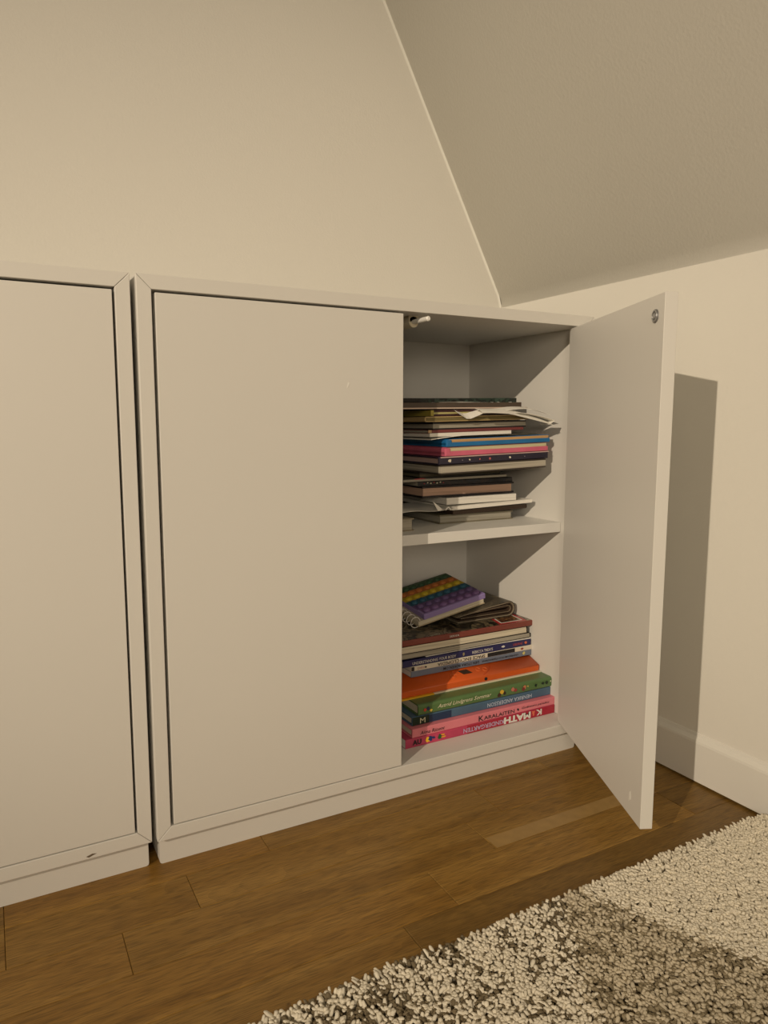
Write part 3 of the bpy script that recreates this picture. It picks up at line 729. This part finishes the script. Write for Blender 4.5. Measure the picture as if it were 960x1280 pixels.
# torn paper spilling out at the left of the stapled booklet, with a pointed flap
zp = S0+.0250
def s4(u, v):
    x = .405+.110*u; y = .083+.10*v + .012*u
    z_ = zp+.0042 - .0015*u + .0012*sin(8*u+2*v) + .003*(1-u)*v
    return (x, y, z_)
pp_ = sheet('torn_sheet', 'torn grey white paper with a pointed flap left of the booklet', grid(s4))
fl = [(.4690, .0790, zp+.0038), (.4815, .0850, zp+.0052), (.4600, .0800, zp+.0195)]
fv = [Vector(v) for v in fl] + [Vector(v)+Vector((-.0003, .0006, 0)) for v in fl]
link('flap', mesh('flap', fv, [(0, 1, 2), (3, 4, 5), (0, 1, 4, 3), (1, 2, 5, 4), (2, 0, 3, 5)]), M_PAPER, pp_)
cr_ = [(.490+.010*i/6, .0895, zp+.0030+.0046*sin(pi*i/6)) for i in range(7)]
link('curl', tube_me('curl', cr_, .0011, 6), M_PAPER, pp_)

# ------------------------------------------------------------------ rug
RX0, RX1, RY0, RY1 = -1.0, .7755, -1.45, -.3035
rug = tag(empty('rug', ((RX0+RX1)/2, (RY0+RY1)/2, 0)), 'cream and taupe shaggy rug with large angular patches on the oak floor', 'rug')
rc = Vector(rug.location)
bk_ = box('backing', RX0-rc.x+.004, RX1-rc.x-.004, RY0-rc.y+.004, RY1-rc.y-.004, 0, .0100, mat('rug_backing', (.34, .29, .20, 1), .95), rug)
def build_pile():
    V, F, CL = [], [], []
    NS = 5
    def region(x, y):
        # straight borders between the patches
        a = np.array([.425, -.3035]); b = np.array([.525, -.52])
        cream = (x-a[0])*(b[1]-a[1]) - (y-a[1])*(b[0]-a[0]) < 0
        a2 = np.array([.400, -.3035]); b2 = np.array([.290, -.47])
        mid = (x-a2[0])*(b2[1]-a2[1]) - (y-a2[1])*(b2[0]-a2[0]) < 0
        return np.where(cream, 0, np.where(mid, 1, 2))
    pts = []
    def fill(x0, x1, y0, y1, sp):
        xs = np.arange(x0, x1, sp); ys = np.arange(y0, y1, sp)
        X, Y = np.meshgrid(xs, ys); X = X + (np.arange(len(ys)) % 2)[:, None]*sp*.5
        X = X + rng.uniform(-.35, .35, X.shape)*sp; Y = Y + rng.uniform(-.35, .35, Y.shape)*sp
        return np.stack([X.ravel(), Y.ravel(), np.full(X.size, sp)], 1)
    near = fill(-.06, RX1-.003, -.66, RY1-.002, .0030)
    far_a = fill(RX0+.004, -.06, -.66, RY1-.002, .0080); far_b = fill(RX0+.004, RX1-.003, RY0+.004, -.66, .0095)
    P = np.concatenate([near, far_a, far_b]); P = P[(P[:, 0] < RX1) & (P[:, 1] < RY1+.001)]
    n = len(P)
    reg = region(P[:, 0], P[:, 1])
    # slow clumping so that light yarns come in little groups
    def vnoise(x, y, cell, seed):
        g = np.random.default_rng(seed).uniform(-1, 1, (512, 512)); u_ = x/cell+300; v_ = y/cell+300
        i_ = np.floor(u_).astype(int); j_ = np.floor(v_).astype(int); a_ = u_-i_; b_ = v_-j_; a_ = a_*a_*(3-2*a_); b_ = b_*b_*(3-2*b_)
        i_ %= 511; j_ %= 511
        return (g[i_, j_]*(1-a_)+g[i_+1, j_]*a_)*(1-b_) + (g[i_, j_+1]*(1-a_)+g[i_+1, j_+1]*a_)*b_
    rnd = 1.5*vnoise(P[:, 0], P[:, 1], .0058, 3) + .5*vnoise(P[:, 0], P[:, 1], .03, 5) + rng.uniform(-.35, .35, n)
    thr = np.where(reg == 0, -5.0, np.where(reg == 1, .16, -.05))
    light = rnd > thr
    cl = np.where(light[:, None], np.array([.80, .74, .61]), np.where(reg[:, None] == 1, np.array([.30, .25, .165]), np.array([.205, .165, .105])))
    cl = np.where((reg == 1)[:, None] & light[:, None], np.array([.60, .53, .40]), cl)
    cl = cl * rng.uniform(.88, 1.10, (n, 1))
    h = rng.uniform(.0135, .0160, n) * np.where(light, 1.05, .93)
    # pile on the outermost row leans out a little
    lean = np.clip(rng.normal(0, .50, (n, 2)), -.8, .8); lean[:, 0] += -.10
    edge = P[:, 1] > RY1-.008; lean[edge] *= .4; lean[edge, 1] += .15; h = np.where(edge, h*.88, h)
    rad = P[:, 2]*.70*rng.uniform(.8, 1.2, n)
    rings = [(0, .7), (.45, 1.0), (.82, 1.12), (.99, .80)]
    vs_ = np.zeros((n, len(rings)*NS+1, 3), np.float32)
    ph = rng.uniform(0, 2*pi, n)
    for k, (t, s) in enumerate(rings):
        cx = P[:, 0] + lean[:, 0]*h*t**1.4; cy = P[:, 1] + lean[:, 1]*h*t**1.4; cz = .005 + h*t*.80
        for j in range(NS):
            a = ph + 2*pi*j/NS + t*1.2
            vs_[:, k*NS+j, 0] = cx + rad*s*np.cos(a)*(1+.25*np.sin(3*ph+j)); vs_[:, k*NS+j, 1] = cy + rad*s*np.sin(a); vs_[:, k*NS+j, 2] = cz
    vs_[:, -1, 0] = P[:, 0]+lean[:, 0]*h; vs_[:, -1, 1] = P[:, 1]+lean[:, 1]*h; vs_[:, -1, 2] = .005+h*.82
    nv = len(rings)*NS+1
    quads = []
    for k in range(len(rings)-1):
        for j in range(NS): quads.append((k*NS+j, k*NS+(j+1) % NS, (k+1)*NS+(j+1) % NS, (k+1)*NS+j))
    tris = [((len(rings)-1)*NS+j, (len(rings)-1)*NS+(j+1) % NS, nv-1) for j in range(NS)]
    vs_[:, :, 0] -= rc.x; vs_[:, :, 1] -= rc.y
    co = vs_.reshape(-1, 3)
    Q = np.array(quads, np.int32); Tt = np.array(tris, np.int32)
    base = (np.arange(n, dtype=np.int32)*nv)[:, None, None]
    lq = (base+Q[None]).reshape(n, -1); lt = (base+Tt[None]).reshape(n, -1)
    loops = np.concatenate([lq, lt], 1).ravel()
    sizes = np.tile(np.concatenate([np.full(len(quads), 4), np.full(len(tris), 3)]), n).astype(np.int32)
    starts = np.concatenate([[0], np.cumsum(sizes)[:-1]]).astype(np.int32)
    me = bpy.data.meshes.new('pile')
    me.vertices.add(len(co)); me.vertices.foreach_set('co', co.ravel())
    me.loops.add(len(loops)); me.loops.foreach_set('vertex_index', loops.astype(np.int32))
    me.polygons.add(len(sizes)); me.polygons.foreach_set('loop_start', starts); me.polygons.foreach_set('loop_total', sizes)
    me.update(calc_edges=True)
    me.polygons.foreach_set('use_smooth', np.ones(len(sizes), bool))
    at = me.color_attributes.new('yarn', 'FLOAT_COLOR', 'POINT')
    ca = np.ones((n, nv, 4), np.float32); ca[:, :, :3] = cl[:, None, :]
    at.data.foreach_set('color', ca.ravel())
    m = bpy.data.materials.new('wool_yarn'); m.use_nodes = True; nt = m.node_tree
    p_ = nt.nodes['Principled BSDF']; p_.inputs['Roughness'].default_value = .95; p_.inputs['Specular IOR Level'].default_value = .1
    an = nt.nodes.new('ShaderNodeAttribute'); an.attribute_name = 'yarn'
    nt.links.new(an.outputs['Color'], p_.inputs['Base Color'])
    me.materials.append(m)
    o = link('pile', me, None, rug); o['kind'] = 'stuff'
    print('tufts', n, 'tris', n*(len(quads)*2+len(tris)))
build_pile()
bpy.context.view_layer.update()
